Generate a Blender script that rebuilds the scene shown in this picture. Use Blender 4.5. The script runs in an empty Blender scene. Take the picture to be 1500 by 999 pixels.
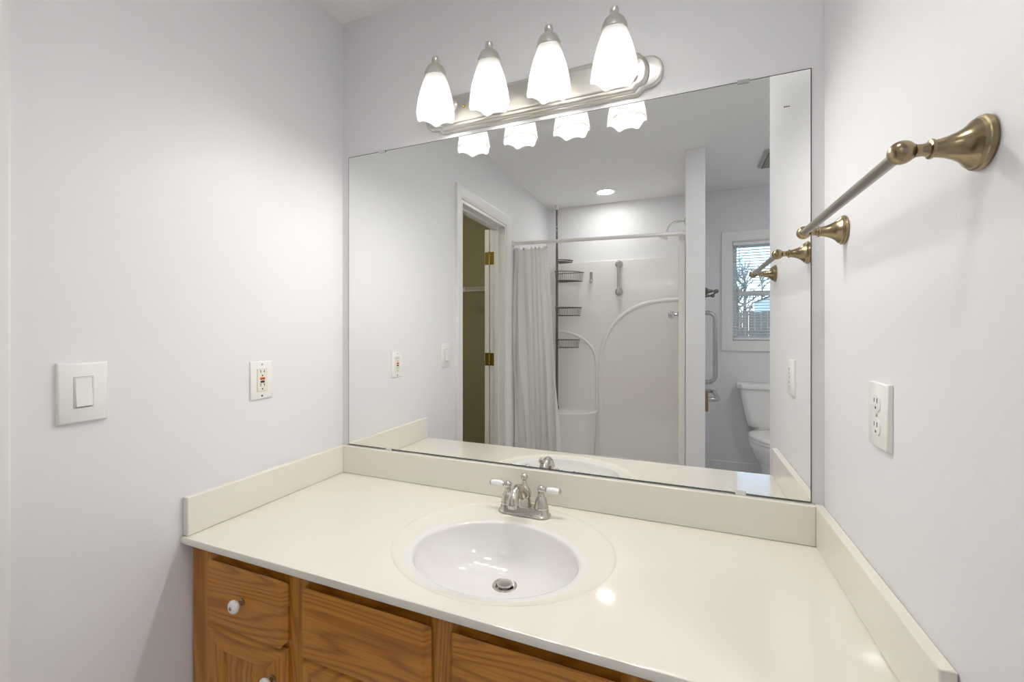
import bpy, bmesh, math, random
from mathutils import Vector, Matrix
C = bpy.context
S = C.scene
COL = S.collection
PI = math.pi
random.seed(7)

# ------------------------------------------------------------------ camera, world, exposure
# frame: x right along the mirror wall, y = 0 the mirror wall (room at y < 0), z = 0 the counter top
W, H, FL = 1.4993, 1.68, -0.62          # room width, ceiling height, floor level
D = 0.584                               # counter depth
BACK = -2.765                           # wall behind the camera
cam = bpy.data.cameras.new('camera')
cam.sensor_width = 36.0
cam.lens = 647.35 / 1500 * 36
cam.shift_x = (750 - 726.9) / 1500
cam.shift_y = (485.07 - 499.5) / 1500
cam.clip_start = 0.01
camo = bpy.data.objects.new('camera', cam)
COL.objects.link(camo)
camo.location = (1.184, -1.307, 0.5242)
camo.rotation_euler = (PI / 2, 0, 0.4015)
S.camera = camo

EXPOSURE = 0.56
BULB = 125.0
SKY = 0.48
DOWNLIGHT = 68.0
MAIN_FILL = 26.0  # strength of the added fill light above the vanity floor
CLOSET_FILL = 90.0  # strength of the added closet fill bulb
ENTRY_FILL = 115.0  # strength of the added entry fill light
vs = S.view_settings
S.display_settings.display_device = 'sRGB'
vs.view_transform = 'Standard'
vs.look = 'None'
vs.exposure = EXPOSURE
vs.gamma = 1.0
vs.use_curve_mapping = False
S.cycles.max_bounces = 14
S.cycles.diffuse_bounces = 8
S.cycles.glossy_bounces = 8
S.cycles.transmission_bounces = 10
S.cycles.transparent_max_bounces = 16
S.cycles.sample_clamp_indirect = 6.0

wd = bpy.data.worlds.new('world')
S.world = wd
wd.use_nodes = True
nt = wd.node_tree
bg = nt.nodes['Background']
sky = nt.nodes.new('ShaderNodeTexSky')
sky.sky_type = 'NISHITA'
sky.sun_disc = False
sky.sun_elevation = math.radians(38)
sky.sun_rotation = math.radians(60)
sky.air_density = 1.0
sky.dust_density = 0.3
sky.ozone_density = 3.0
nt.links.new(sky.outputs[0], bg.inputs[0])
bg.inputs[1].default_value = SKY

# ------------------------------------------------------------------ materials
def lin(c):
    return tuple((x / 12.92 if x <= 0.04045 else ((x + 0.055) / 1.055) ** 2.4) for x in (v / 255 for v in c))

def principled(name, col, rough=0.5, metal=0.0, coat=0.0, spec=0.5, bump=None, vary=None):
    m = bpy.data.materials.new(name)
    m.use_nodes = True
    n, l = m.node_tree.nodes, m.node_tree.links
    b = n['Principled BSDF']
    b.inputs['Base Color'].default_value = (*col, 1)
    b.inputs['Roughness'].default_value = rough
    b.inputs['Metallic'].default_value = metal
    b.inputs['Coat Weight'].default_value = coat
    b.inputs['Coat Roughness'].default_value = 0.04
    b.inputs['Specular IOR Level'].default_value = spec
    tc = n.new('ShaderNodeTexCoord')
    if bump:
        sc, st = bump
        t = n.new('ShaderNodeTexNoise')
        t.inputs['Scale'].default_value = sc
        t.inputs['Detail'].default_value = 3
        l.new(tc.outputs['Object'], t.inputs['Vector'])
        bp = n.new('ShaderNodeBump')
        bp.inputs['Strength'].default_value = st
        bp.inputs['Distance'].default_value = 0.002
        l.new(t.outputs[0], bp.inputs['Height'])
        l.new(bp.outputs[0], b.inputs['Normal'])
    if vary:
        sc, amt = vary
        t = n.new('ShaderNodeTexNoise')
        t.inputs['Scale'].default_value = sc
        t.inputs['Detail'].default_value = 4
        l.new(tc.outputs['Object'], t.inputs['Vector'])
        mx = n.new('ShaderNodeMix')
        mx.data_type = 'RGBA'
        mx.inputs[6].default_value = (*[c * (1 - amt) for c in col], 1)
        mx.inputs[7].default_value = (*[min(1, c * (1 + amt)) for c in col], 1)
        l.new(t.outputs[0], mx.inputs[0])
        l.new(mx.outputs[2], b.inputs['Base Color'])
    return m

def oak(name, horizontal):
    m = bpy.data.materials.new(name)
    m.use_nodes = True
    n, l = m.node_tree.nodes, m.node_tree.links
    b = n['Principled BSDF']
    tc = n.new('ShaderNodeTexCoord')
    oi = n.new('ShaderNodeObjectInfo')
    off = n.new('ShaderNodeVectorMath'); off.operation = 'SCALE'
    off.inputs[0].default_value = (3.1, 1.7, 5.3)
    l.new(oi.outputs['Random'], off.inputs['Scale'])
    ad = n.new('ShaderNodeVectorMath'); ad.operation = 'ADD'
    l.new(tc.outputs['Object'], ad.inputs[0]); l.new(off.outputs[0], ad.inputs[1])
    def stretched(s):
        mp = n.new('ShaderNodeMapping')
        mp.inputs['Scale'].default_value = s if horizontal else (s[2], s[1], s[0])
        l.new(ad.outputs[0], mp.inputs['Vector'])
        t = n.new('ShaderNodeTexNoise')
        t.inputs['Scale'].default_value = 1.0
        l.new(mp.outputs[0], t.inputs['Vector'])
        return t
    big = stretched((1.3, 4.0, 9.0)); big.inputs['Detail'].default_value = 1.0
    mul = n.new('ShaderNodeMath'); mul.operation = 'MULTIPLY'; mul.inputs[1].default_value = 110
    l.new(big.outputs[0], mul.inputs[0])
    sn = n.new('ShaderNodeMath'); sn.operation = 'SINE'
    l.new(mul.outputs[0], sn.inputs[0])
    mr = n.new('ShaderNodeMapRange')
    mr.inputs['From Min'].default_value = -1; mr.inputs['From Max'].default_value = 1
    l.new(sn.outputs[0], mr.inputs['Value'])
    pw = n.new('ShaderNodeMath'); pw.operation = 'POWER'; pw.inputs[1].default_value = 2.4
    l.new(mr.outputs[0], pw.inputs[0])
    fine = stretched((9.0, 60.0, 330.0)); fine.inputs['Detail'].default_value = 3
    cr = n.new('ShaderNodeValToRGB')
    cr.color_ramp.elements[0].position = 0.0; cr.color_ramp.elements[0].color = (*lin((196, 132, 46)), 1)
    cr.color_ramp.elements[1].position = 1.0; cr.color_ramp.elements[1].color = (*lin((168, 104, 28)), 1)
    fr = n.new('ShaderNodeValToRGB')
    fr.color_ramp.elements[0].position = 0.35; fr.color_ramp.elements[0].color = (0.70, 0.66, 0.60, 1)
    fr.color_ramp.elements[1].position = 0.62; fr.color_ramp.elements[1].color = (1.0, 1.0, 1.0, 1)
    l.new(pw.outputs[0], cr.inputs[0]); l.new(fine.outputs[0], fr.inputs[0])
    mx = n.new('ShaderNodeMix'); mx.data_type = 'RGBA'; mx.blend_type = 'MULTIPLY'
    mx.inputs[0].default_value = 0.75
    l.new(cr.outputs[0], mx.inputs[6]); l.new(fr.outputs[0], mx.inputs[7])
    l.new(mx.outputs[2], b.inputs['Base Color'])
    b.inputs['Roughness'].default_value = 0.34
    bp = n.new('ShaderNodeBump'); bp.inputs['Strength'].default_value = 0.12; bp.inputs['Distance'].default_value = 0.001
    l.new(fine.outputs[0], bp.inputs['Height']); l.new(bp.outputs[0], b.inputs['Normal'])
    return m

def emission(name, col, strength):
    m = bpy.data.materials.new(name)
    m.use_nodes = True
    n, l = m.node_tree.nodes, m.node_tree.links
    n.remove(n['Principled BSDF'])
    e = n.new('ShaderNodeEmission')
    e.inputs[0].default_value = (*col, 1)
    e.inputs[1].default_value = strength
    l.new(e.outputs[0], n['Material Output'].inputs[0])
    return m

def frosted(name):
    m = bpy.data.materials.new(name)
    m.use_nodes = True
    n, l = m.node_tree.nodes, m.node_tree.links
    n.remove(n['Principled BSDF'])
    d = n.new('ShaderNodeBsdfDiffuse'); d.inputs[0].default_value = (0.50, 0.50, 0.49, 1)
    t = n.new('ShaderNodeBsdfTranslucent'); t.inputs[0].default_value = (0.50, 0.50, 0.49, 1)
    p = n.new('ShaderNodeBsdfTransparent'); p.inputs[0].default_value = (1, 1, 1, 1)
    g = n.new('ShaderNodeBsdfGlossy'); g.inputs['Roughness'].default_value = 0.25
    tc = n.new('ShaderNodeTexCoord')
    nz = n.new('ShaderNodeTexNoise'); nz.inputs['Scale'].default_value = 26; nz.inputs['Detail'].default_value = 3
    l.new(tc.outputs['Object'], nz.inputs[0])
    mr = n.new('ShaderNodeMapRange')
    mr.inputs['To Min'].default_value = 0.55; mr.inputs['To Max'].default_value = 0.75
    l.new(nz.outputs[0], mr.inputs[0])
    a = n.new('ShaderNodeMixShader'); l.new(mr.outputs[0], a.inputs[0])
    l.new(d.outputs[0], a.inputs[1]); l.new(t.outputs[0], a.inputs[2])
    b = n.new('ShaderNodeMixShader'); b.inputs[0].default_value = 0.03
    l.new(a.outputs[0], b.inputs[1]); l.new(p.outputs[0], b.inputs[2])
    c = n.new('ShaderNodeMixShader'); c.inputs[0].default_value = 0.05
    l.new(b.outputs[0], c.inputs[1]); l.new(g.outputs[0], c.inputs[2])
    l.new(c.outputs[0], n['Material Output'].inputs[0])
    return m

def pane_glass(name):
    m = bpy.data.materials.new(name)
    m.use_nodes = True
    n, l = m.node_tree.nodes, m.node_tree.links
    n.remove(n['Principled BSDF'])
    p = n.new('ShaderNodeBsdfTransparent'); p.inputs[0].default_value = (0.96, 0.98, 0.97, 1)
    g = n.new('ShaderNodeBsdfGlossy'); g.inputs['Roughness'].default_value = 0.0
    f = n.new('ShaderNodeFresnel'); f.inputs[0].default_value = 1.3
    x = n.new('ShaderNodeMixShader')
    l.new(f.outputs[0], x.inputs[0]); l.new(p.outputs[0], x.inputs[1]); l.new(g.outputs[0], x.inputs[2])
    l.new(x.outputs[0], n['Material Output'].inputs[0])
    return m

def cloth(name, col):
    m = principled(name, col, 0.8, bump=(400, 0.1))
    n, l = m.node_tree.nodes, m.node_tree.links
    t = n.new('ShaderNodeBsdfTranslucent'); t.inputs[0].default_value = (*col, 1)
    x = n.new('ShaderNodeMixShader'); x.inputs[0].default_value = 0.42
    l.new(n['Principled BSDF'].outputs[0], x.inputs[1]); l.new(t.outputs[0], x.inputs[2])
    l.new(x.outputs[0], n['Material Output'].inputs[0])
    return m

M = {}
M['wall'] = principled('wall_paint', (0.79, 0.79, 0.81), 0.42, spec=0.35, bump=(160, 0.10))
M['ceiling'] = principled('ceiling_paint', (0.86, 0.86, 0.85), 0.8, bump=(90, 0.3))
M['olive'] = principled('olive_paint', (0.43, 0.41, 0.26), 0.7, bump=(160, 0.1))
M['floor'] = principled('floor_vinyl', (0.62, 0.62, 0.65), 0.35, vary=(3, 0.15))
M['carpet'] = principled('closet_carpet', (0.35, 0.30, 0.24), 0.95, bump=(500, 0.6))
M['trim'] = principled('trim_gloss', (0.82, 0.82, 0.80), 0.3)
M['mirror'] = principled('silvered_glass', (0.915, 0.925, 0.915), 0.0, 1.0)
M['mirror_edge'] = principled('mirror_edge', (0.05, 0.055, 0.05), 0.3)
M['marble'] = principled('cultured_marble', (0.81, 0.775, 0.695), 0.10, coat=0.5, vary=(5, 0.015))
M['basin'] = principled('basin_gelcoat', (0.80, 0.785, 0.76), 0.10, coat=0.5)
M['oak_h'] = oak('oak_grain_across', True)
M['oak_v'] = oak('oak_grain_upright', False)
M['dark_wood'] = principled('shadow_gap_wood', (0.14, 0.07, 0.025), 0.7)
M['nickel'] = principled('brushed_nickel', (0.60, 0.57, 0.53), 0.22, 1.0)
M['nickel_satin'] = principled('satin_nickel', (0.70, 0.68, 0.64), 0.30, 1.0, bump=(300, 0.03))
M['brass'] = principled('antique_brass', (0.35, 0.28, 0.17), 0.24, 1.0, vary=(30, 0.15))
M['bronze_bar'] = principled('brushed_bronze_bar', (0.36, 0.33, 0.28), 0.3, 1.0)
M['gold'] = principled('polished_brass', (0.50, 0.38, 0.12), 0.25, 1.0)
M['bronze'] = principled('dark_bronze', (0.17, 0.155, 0.135), 0.35, 0.8)
M['chrome'] = principled('chrome', (0.72, 0.73, 0.74), 0.10, 1.0)
M['steel'] = principled('stainless', (0.55, 0.55, 0.54), 0.22, 1.0)
M['porcelain'] = principled('porcelain', (0.84, 0.84, 0.83), 0.08, coat=0.4)
M['ceramic'] = principled('white_ceramic', (0.86, 0.86, 0.85), 0.12, coat=0.3)
M['plastic'] = principled('white_plastic', (0.84, 0.835, 0.81), 0.28)
M['plastic_gap'] = principled('plastic_gap', (0.42, 0.40, 0.34), 0.6)
M['almond'] = principled('outlet_face', (0.80, 0.78, 0.70), 0.3)
M['slot'] = principled('slot_black', (0.03, 0.03, 0.025), 0.6)
M['red'] = principled('reset_red', lin((196, 84, 44)), 0.4)
M['acrylic'] = principled('fibreglass', (0.87, 0.86, 0.84), 0.09, coat=1.0, bump=(3, 0.05))
M['curtain'] = cloth('curtain_cloth', (0.90, 0.90, 0.88))
M['white_metal'] = principled('white_enamel', (0.84, 0.84, 0.81), 0.25)
M['blind'] = principled('blind_vinyl', (0.86, 0.87, 0.88), 0.4)
M['clear'] = principled('clear_clip', (0.70, 0.70, 0.66), 0.1)
M['grille'] = principled('vent_grille', (0.10, 0.10, 0.09), 0.6)
M['vent'] = principled('vent_plastic', (0.46, 0.46, 0.43), 0.45)
M['brown'] = principled('brown_wood_block', lin((150, 116, 90)), 0.5, vary=(40, 0.2))
M['shade'] = frosted('frosted_glass')
M['bulb'] = emission('bulb_glow', (1.0, 0.965, 0.92), BULB)
M['lens'] = emission('downlight_glow', (1.0, 0.98, 0.95), DOWNLIGHT)
M['main_fill'] = emission('main_fill_glow', (1.0, 0.985, 0.96), MAIN_FILL)
M['entry_fill'] = emission('entry_fill_glow', (1.0, 0.985, 0.96), ENTRY_FILL)
M['closet_fill'] = emission('closet_fill_glow', (1.0, 0.93, 0.82), CLOSET_FILL)
M['glass'] = pane_glass('window_glass')
M['grass'] = principled('winter_lawn', (0.20, 0.19, 0.12), 0.95, vary=(0.7, 0.4))
M['bark'] = principled('bark', (0.20, 0.175, 0.155), 0.9)
M['siding'] = principled('pale_siding', (0.62, 0.66, 0.72), 0.6)
M['roofing'] = principled('grey_shingle', (0.22, 0.22, 0.23), 0.8)
M['fence'] = principled('weathered_fence', (0.20, 0.155, 0.115), 0.85, vary=(6, 0.25))
M['car'] = principled('white_car_paint', (0.78, 0.80, 0.83), 0.2, coat=0.6)
M['tyre'] = principled('tyre_rubber', (0.02, 0.02, 0.02), 0.8)
M['car_glass'] = principled('car_glass', (0.03, 0.04, 0.05), 0.05)

# ------------------------------------------------------------------ mesh helpers
class MB:
    """collects shapes and links them as ONE mesh object"""
    def __init__(s):
        s.v, s.f, s.fm = [], [], []
        s.mi = 0
    def add(s, vs, fs):
        o = len(s.v)
        s.v += [tuple(p) for p in vs]
        s.f += [tuple(i + o for i in f) for f in fs]
        s.fm += [s.mi] * len(fs)
        return s
    def box(s, a, b):
        x0, x1 = sorted((a[0], b[0])); y0, y1 = sorted((a[1], b[1])); z0, z1 = sorted((a[2], b[2]))
        return s.add([(x0, y0, z0), (x1, y0, z0), (x1, y1, z0), (x0, y1, z0), (x0, y0, z1), (x1, y0, z1), (x1, y1, z1), (x0, y1, z1)],
                     [(0, 3, 2, 1), (4, 5, 6, 7), (0, 1, 5, 4), (1, 2, 6, 5), (2, 3, 7, 6), (3, 0, 4, 7)])
    def loft(s, rings, cap0=True, cap1=True, closed=True):
        n = len(rings[0]); vs = [p for r in rings for p in r]; fs = []
        for i in range(len(rings) - 1):
            for j in range(n if closed else n - 1):
                k = (j + 1) % n
                fs.append((i * n + j, i * n + k, (i + 1) * n + k, (i + 1) * n + j))
        if cap0: fs.append(tuple(reversed(range(n))))
        if cap1: fs.append(tuple(range((len(rings) - 1) * n, len(rings) * n)))
        return s.add(vs, fs)
    def lathe(s, prof, at=(0, 0, 0), axis='z', n=32):
        """prof: (radius, height) pairs; axis the direction of height"""
        ax = {'z': (Vector((1, 0, 0)), Vector((0, 1, 0)), Vector((0, 0, 1))),
              '-z': (Vector((1, 0, 0)), Vector((0, -1, 0)), Vector((0, 0, -1))),
              'x': (Vector((0, 1, 0)), Vector((0, 0, 1)), Vector((1, 0, 0))),
              '-x': (Vector((0, -1, 0)), Vector((0, 0, 1)), Vector((-1, 0, 0))),
              'y': (Vector((0, 0, 1)), Vector((1, 0, 0)), Vector((0, 1, 0))),
              '-y': (Vector((0, 0, -1)), Vector((1, 0, 0)), Vector((0, -1, 0)))}
        u, v, w = ax[axis] if isinstance(axis, str) else axis
        at = Vector(at); rings = []
        for r, h in prof:
            r = max(r, 1e-5)
            rings.append([at + u * (r * math.cos(2 * PI * k / n)) + v * (r * math.sin(2 * PI * k / n)) + w * h for k in range(n)])
        return s.loft(rings)
    def tube(s, pts, r, n=12, closed=False, sy=1.0):
        pts = [Vector(p) for p in pts]; N = len(pts); rings = []
        def tan(i):
            if closed: return (pts[(i + 1) % N] - pts[i - 1]).normalized()
            a, b = pts[max(i - 1, 0)], pts[min(i + 1, N - 1)]
            return (b - a).normalized()
        t = tan(0); u = t.orthogonal().normalized()
        for i in range(N):
            t2 = tan(i)
            q = t.rotation_difference(t2); u = q @ u; t = t2
            u = (u - t * u.dot(t)).normalized(); v = t.cross(u)
            rr = r[i] if isinstance(r, (list, tuple)) else r
            rings.append([pts[i] + u * (rr * math.cos(2 * PI * k / n)) + v * (rr * sy * math.sin(2 * PI * k / n)) for k in range(n)])
        if closed:
            rings.append(rings[0]); return s.loft(rings, False, False)
        return s.loft(rings)
    def prism(s, outline, z0, z1, plane='xy'):
        def P(a, b, c): return (a, b, c) if plane == 'xy' else ((a, c, b) if plane == 'xz' else (c, a, b))
        r0 = [P(a, b, z0) for a, b in outline]; r1 = [P(a, b, z1) for a, b in outline]
        return s.loft([r0, r1])
    def sphere(s, c, r, n=20, sx=1, sy=1, sz=1):
        rings = []
        m = n // 2
        for i in range(m + 1):
            th = PI * i / m
            rr = max(math.sin(th), 1e-4)
            rings.append([(c[0] + sx * r * rr * math.cos(2 * PI * k / n), c[1] + sy * r * rr * math.sin(2 * PI * k / n), c[2] - sz * r * math.cos(th)) for k in range(n)])
        return s.loft(rings)
    def build(s, name, mat, parent=None, bevel=0, smooth=35, seg=2, solid=0, wn=False):
        me = bpy.data.meshes.new(name)
        xs, ys, zs = zip(*s.v)
        c = Vector(((min(xs) + max(xs)) / 2, (min(ys) + max(ys)) / 2, (min(zs) + max(zs)) / 2))
        me.from_pydata([tuple(Vector(p) - c) for p in s.v], [], s.f)
        mats = mat if isinstance(mat, (list, tuple)) else [mat]
        for m in mats: me.materials.append(m)
        for p, i in zip(me.polygons, s.fm): p.material_index = min(i, len(mats) - 1)
        bm = bmesh.new(); bm.from_mesh(me)
        bmesh.ops.remove_doubles(bm, verts=bm.verts, dist=1e-6)
        bmesh.ops.recalc_face_normals(bm, faces=bm.faces)
        bm.to_mesh(me); bm.free()
        if smooth:
            for p in me.polygons: p.use_smooth = True
            me.set_sharp_from_angle(angle=math.radians(smooth))
        o = bpy.data.objects.new(name, me)
        COL.objects.link(o)
        o.location = c
        if parent is not None:
            o.parent = parent
            o.location = c - wloc(parent)
        if solid:
            md = o.modifiers.new('thickness', 'SOLIDIFY'); md.thickness = solid; md.offset = 0
        if bevel:
            md = o.modifiers.new('edges', 'BEVEL'); md.width = bevel; md.segments = seg
            md.limit_method = 'ANGLE'; md.angle_limit = math.radians(40); md.harden_normals = False
        if bevel or wn:
            md = o.modifiers.new('normals', 'WEIGHTED_NORMAL'); md.keep_sharp = True
        return o

def wloc(o):
    v = Vector(o.location)
    while o.parent: o = o.parent; v += o.location
    return v

def tag(o, label, cat, group=None, kind=None):
    if label: o['label'] = label
    if cat: o['category'] = cat
    if group: o['group'] = group
    if kind: o['kind'] = kind
    return o
def thing(name, label, cat, loc, group=None):
    o = bpy.data.objects.new(name, None)
    o.empty_display_size = 0.05
    COL.objects.link(o); o.location = loc
    return tag(o, label, cat, group)
def struct(name, mb, mat, bevel=0, label=None):
    o = mb.build(name, mat, None, bevel, smooth=30 if bevel else 0)
    o['kind'] = 'structure'
    if label: o['label'] = label
    return o
def copy_tree(o, parent=None):
    c = o.copy(); COL.objects.link(c)
    if parent is not None: c.parent = parent
    for ch in o.children: copy_tree(ch, c)
    return c
def arc(cx, cy, r, a0, a1, n, ry=None):
    ry = r if ry is None else ry
    return [(cx + r * math.cos(math.radians(a0 + (a1 - a0) * i / n)), cy + ry * math.sin(math.radians(a0 + (a1 - a0) * i / n))) for i in range(n + 1)]
def smoothpath(pts, n=8):
    pts = [Vector(p) for p in pts]; out = []
    for i in range(len(pts) - 1):
        p0 = pts[max(i - 1, 0)]; p1 = pts[i]; p2 = pts[i + 1]; p3 = pts[min(i + 2, len(pts) - 1)]
        for k in range(n):
            t = k / n
            out.append(0.5 * ((2 * p1) + (p2 - p0) * t + (2 * p0 - 5 * p1 + 4 * p2 - p3) * t * t + (3 * p1 - p0 - 3 * p2 + p3) * t ** 3))
    out.append(pts[-1]); return out
def rrect(w, h, r, n=6, cx=0, cy=0):
    o = []
    for sx, sy, a in ((1, 1, 0), (-1, 1, 90), (-1, -1, 180), (1, -1, 270)):
        o += [(cx + sx * (w / 2 - r) + r * math.cos(math.radians(a + 90 * k / n)), cy + sy * (h / 2 - r) + r * math.sin(math.radians(a + 90 * k / n))) for k in range(n + 1)]
    return o

# ------------------------------------------------------------------ room shell
OY0, OY1, OZ = -0.97, -1.665, 1.287           # closet door opening in the left wall
struct('floor', MB().box((-0.115, 0.1, FL - 0.06), (2.72, BACK - 0.115, FL)), M['floor'])
struct('floor_closet', MB().box((-1.6, 0.1, FL - 0.06), (-0.115, BACK - 0.115, FL)), M['carpet'])
struct('ceiling', MB().box((-1.6, 0.1, H), (2.72, BACK - 0.115, H + 0.06)), M['ceiling'])
struct('wall_mirror_side', MB().box((-1.6, 0, FL), (W + 0.115, 0.1, H)), M['wall'])
struct('wall_left', MB().box((-0.058, 0, FL), (0, OY0, H)).box((-0.058, OY1, FL), (0, BACK, H)).box((-0.058, OY0, OZ), (0, OY1, H)), M['wall'])
struct('wall_closet_front', MB().box((-0.115, 0, FL), (-0.058, OY0, H)).box((-0.115, OY1, FL), (-0.058, BACK, H)).box((-0.115, OY0, OZ), (-0.058, OY1, H)), M['olive'])
struct('wall_right', MB().box((W, 0, FL), (W + 0.115, -0.755, H)), M['wall'], 0.004)
struct('wall_entry', MB().box((W + 0.115, -0.64, FL), (2.72, -0.755, H)), M['wall'])
struct('wall_alcove', MB().box((2.60, -0.755, FL), (2.72, BACK, H)), M['wall'])
WX0, WX1, WZ0, WZ1 = 1.540, 2.060, 0.438, 1.258
struct('wall_back', MB().box((-0.115, BACK, FL), (WX0, BACK - 0.115, H)).box((WX1, BACK, FL), (2.72, BACK - 0.115, H))
       .box((WX0, BACK, FL), (WX1, BACK - 0.115, WZ0)).box((WX0, BACK, WZ1), (WX1, BACK - 0.115, H)), M['wall'])
struct('wall_partition', MB().box((1.194, -1.765, FL), (1.307, BACK, H)), M['wall'], 0.003)
struct('wall_closet', MB().box((-1.6, BACK + 0.0, FL), (-0.115, BACK - 0.115, H)).box((-1.72, 0.1, FL), (-1.6, BACK - 0.115, H))
       .box((-1.6, 0, FL), (-0.115, -0.02, H)), M['olive'])

# door casing (profiled) and jamb of the closet opening
def casing_rail(mb, p0, p1, inward, x0, sx, wdt):
    """a casing board from p0 to p1 (y,z) whose inner edge lies on the line; inward = unit (y,z) pointing to the opening"""
    prof = [(0.0, 0.0), (0.0, 0.010), (0.006, 0.013), (0.014, 0.011), (0.018, 0.013), (wdt * 0.62, 0.017), (wdt * 0.8, 0.019), (wdt - 0.004, 0.019), (wdt, 0.016), (wdt, 0.0)]
    return prof
def casing(name, wdt=0.072):
    mb = MB()
    path = [(OY0, FL), (OY0, OZ), (OY1, OZ), (OY1, FL)]
    outs = [(1, 0), (1, 1), (-1, 1), (-1, 0)]
    prof = casing_rail(None, None, None, None, 0, 1, wdt)
    rings = [[(h, y + oy * d, z + oz * d) for d, h in prof] for (y, z), (oy, oz) in zip(path, outs)]
    mb.loft(rings)
    return struct(name, mb, M['trim'], 0)
casing('trim_1')
jb = MB()
jb.box((-0.1151, OY0, FL), (0.004, OY0 - 0.018, OZ - 0.018)).box((-0.1151, OY1 + 0.018, FL), (0.004, OY1, OZ - 0.018)).box((-0.1151, OY0, OZ - 0.018), (0.004, OY1, OZ))
jb.box((-0.078, OY0 - 0.018, FL), (-0.045, OY0 - 0.030, OZ - 0.018)).box((-0.078, OY1 + 0.030, FL), (-0.045, OY1 + 0.018, OZ - 0.018)).box((-0.078, OY0 - 0.03, OZ - 0.030), (-0.045, OY1 + 0.03, OZ - 0.018))
struct('trim_2', jb, M['trim'], 0.001)
# baseboards that show beside the cabinet and in the alcove
def base(name, a, b, t):
    mb = MB()
    x0, y0 = a; x1, y1 = b
    if x0 == x1: mb.box((x0, y0, FL), (x0 + t, y1, FL + 0.085))
    else: mb.box((x0, y0, FL), (x1, y0 + t, FL + 0.085))
    struct(name, mb, M['trim'], 0.004)
base('baseboard_left', (0, -0.60), (0, OY0 + 0.073), 0.012)
base('baseboard_back', (1.307, BACK), (2.60, BACK), 0.012)
base('baseboard_alcove', (2.60, -0.755), (2.60, BACK), -0.012)

# ------------------------------------------------------------------ window with blind
win = bpy.data.objects.new('window_1', None); COL.objects.link(win); win.location = ((WX0 + WX1) / 2, BACK, WZ0); win['kind'] = 'structure'
mb = MB()
cw = 0.075
path = [(WX0, WZ0), (WX0, WZ1), (WX1, WZ1), (WX1, WZ0), (WX0, WZ0)]
outs = [(-1, -1), (-1, 1), (1, 1), (1, -1), (-1, -1)]
prof = [(-0.004, 0), (-0.004, 0.012), (0.006, 0.015), (cw * 0.7, 0.019), (cw - 0.004, 0.019), (cw, 0.015), (cw, 0)]
mb.loft([[(x + ox * d, BACK + h, z + oz * d) for d, h in prof] for (x, z), (ox, oz) in zip(path, outs)], False, False)
mb.build('casing', M['trim'], win)
mb = MB()
yo, yi = BACK - 0.112, BACK - 0.0
mb.box((WX0, yi, WZ0), (WX0 + 0.010, yo, WZ1)).box((WX1 - 0.010, yi, WZ0), (WX1, yo, WZ1)).box((WX0, yi, WZ1 - 0.010), (WX1, yo, WZ1)).box((WX0, yi + 0.006, WZ0 - 0.006), (WX1, yo, WZ0 + 0.010))
mb.build('jamb_lining', M['trim'], win, 0.001)
midz = 0.832
def sash(z0, z1, y, nm):
    f = MB(); t = 0.034
    f.box((WX0 + 0.010, y, z0), (WX0 + 0.010 + t, y - 0.03, z1)).box((WX1 - 0.010 - t, y, z0), (WX1 - 0.010, y - 0.03, z1))
    f.box((WX0 + 0.010 + t, y, z0), (WX1 - 0.010 - t, y - 0.03, z0 + t)).box((WX0 + 0.010 + t, y, z1 - t), (WX1 - 0.010 - t, y - 0.03, z1))
    o = f.build(nm, M['trim'], win, 0.003)
    MB().box((WX0 + 0.04, y - 0.013, z0 + 0.03), (WX1 - 0.04, y - 0.017, z1 - 0.03)).build('pane', M['glass'], o, smooth=0)
sash(WZ0 + 0.010, midz + 0.017, BACK - 0.052, 'lower_sash')
sash(midz - 0.017, WZ1 - 0.010, BACK - 0.083, 'upper_sash')

bl = thing('window_blind', 'white slatted mini blind hanging in the window above the toilet', 'blind', ((WX0 + WX1) / 2, BACK - 0.025, WZ1 - 0.012))
bx0, bx1 = WX0 + 0.014, WX1 - 0.014
MB().box((bx0, BACK - 0.010, WZ1 - 0.036), (bx1, BACK - 0.038, WZ1 - 0.011)).build('headrail', M['blind'], bl, 0.002)
sl = MB(); z = WZ1 - 0.055; tilt = math.radians(8)
while z > WZ0 + 0.035:
    r0, r1 = [], []
    pts = []
    for k in range(5):
        a = (k / 4 - 0.5)
        pts.append((BACK - 0.024 + a * 0.025 * math.cos(tilt), z + a * 0.025 * math.sin(tilt) + 0.0022 * (1 - (2 * a) ** 2)))
    top = [(p[0], p[1]) for p in pts]; bot = [(p[0], p[1] - 0.0006) for p in reversed(pts)]
    ol = top + bot
    sl.loft([[(bx0 + 0.002, p[0], p[1]) for p in ol], [(bx1 - 0.002, p[0], p[1]) for p in ol]])
    z -= 0.0225
sl.build('slats', M['blind'], bl, smooth=25)
MB().box((bx0, BACK - 0.013, WZ0 + 0.016), (bx1, BACK - 0.036, WZ0 + 0.030)).build('bottom_rail', M['blind'], bl, 0.002)
for x in (WX0 + 0.10, WX1 - 0.10):
    MB().tube([(x, BACK - 0.0105, WZ1 - 0.03), (x, BACK - 0.0105, WZ0 + 0.02)], 0.0008, 6).build('ladder_cord', M['blind'], bl)
MB().tube([(WX0 + 0.058, BACK - 0.006, WZ1 - 0.03), (WX0 + 0.058, BACK - 0.006, WZ0 + 0.08)], 0.003, 8).build('tilt_wand', M['clear'], bl)

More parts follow.
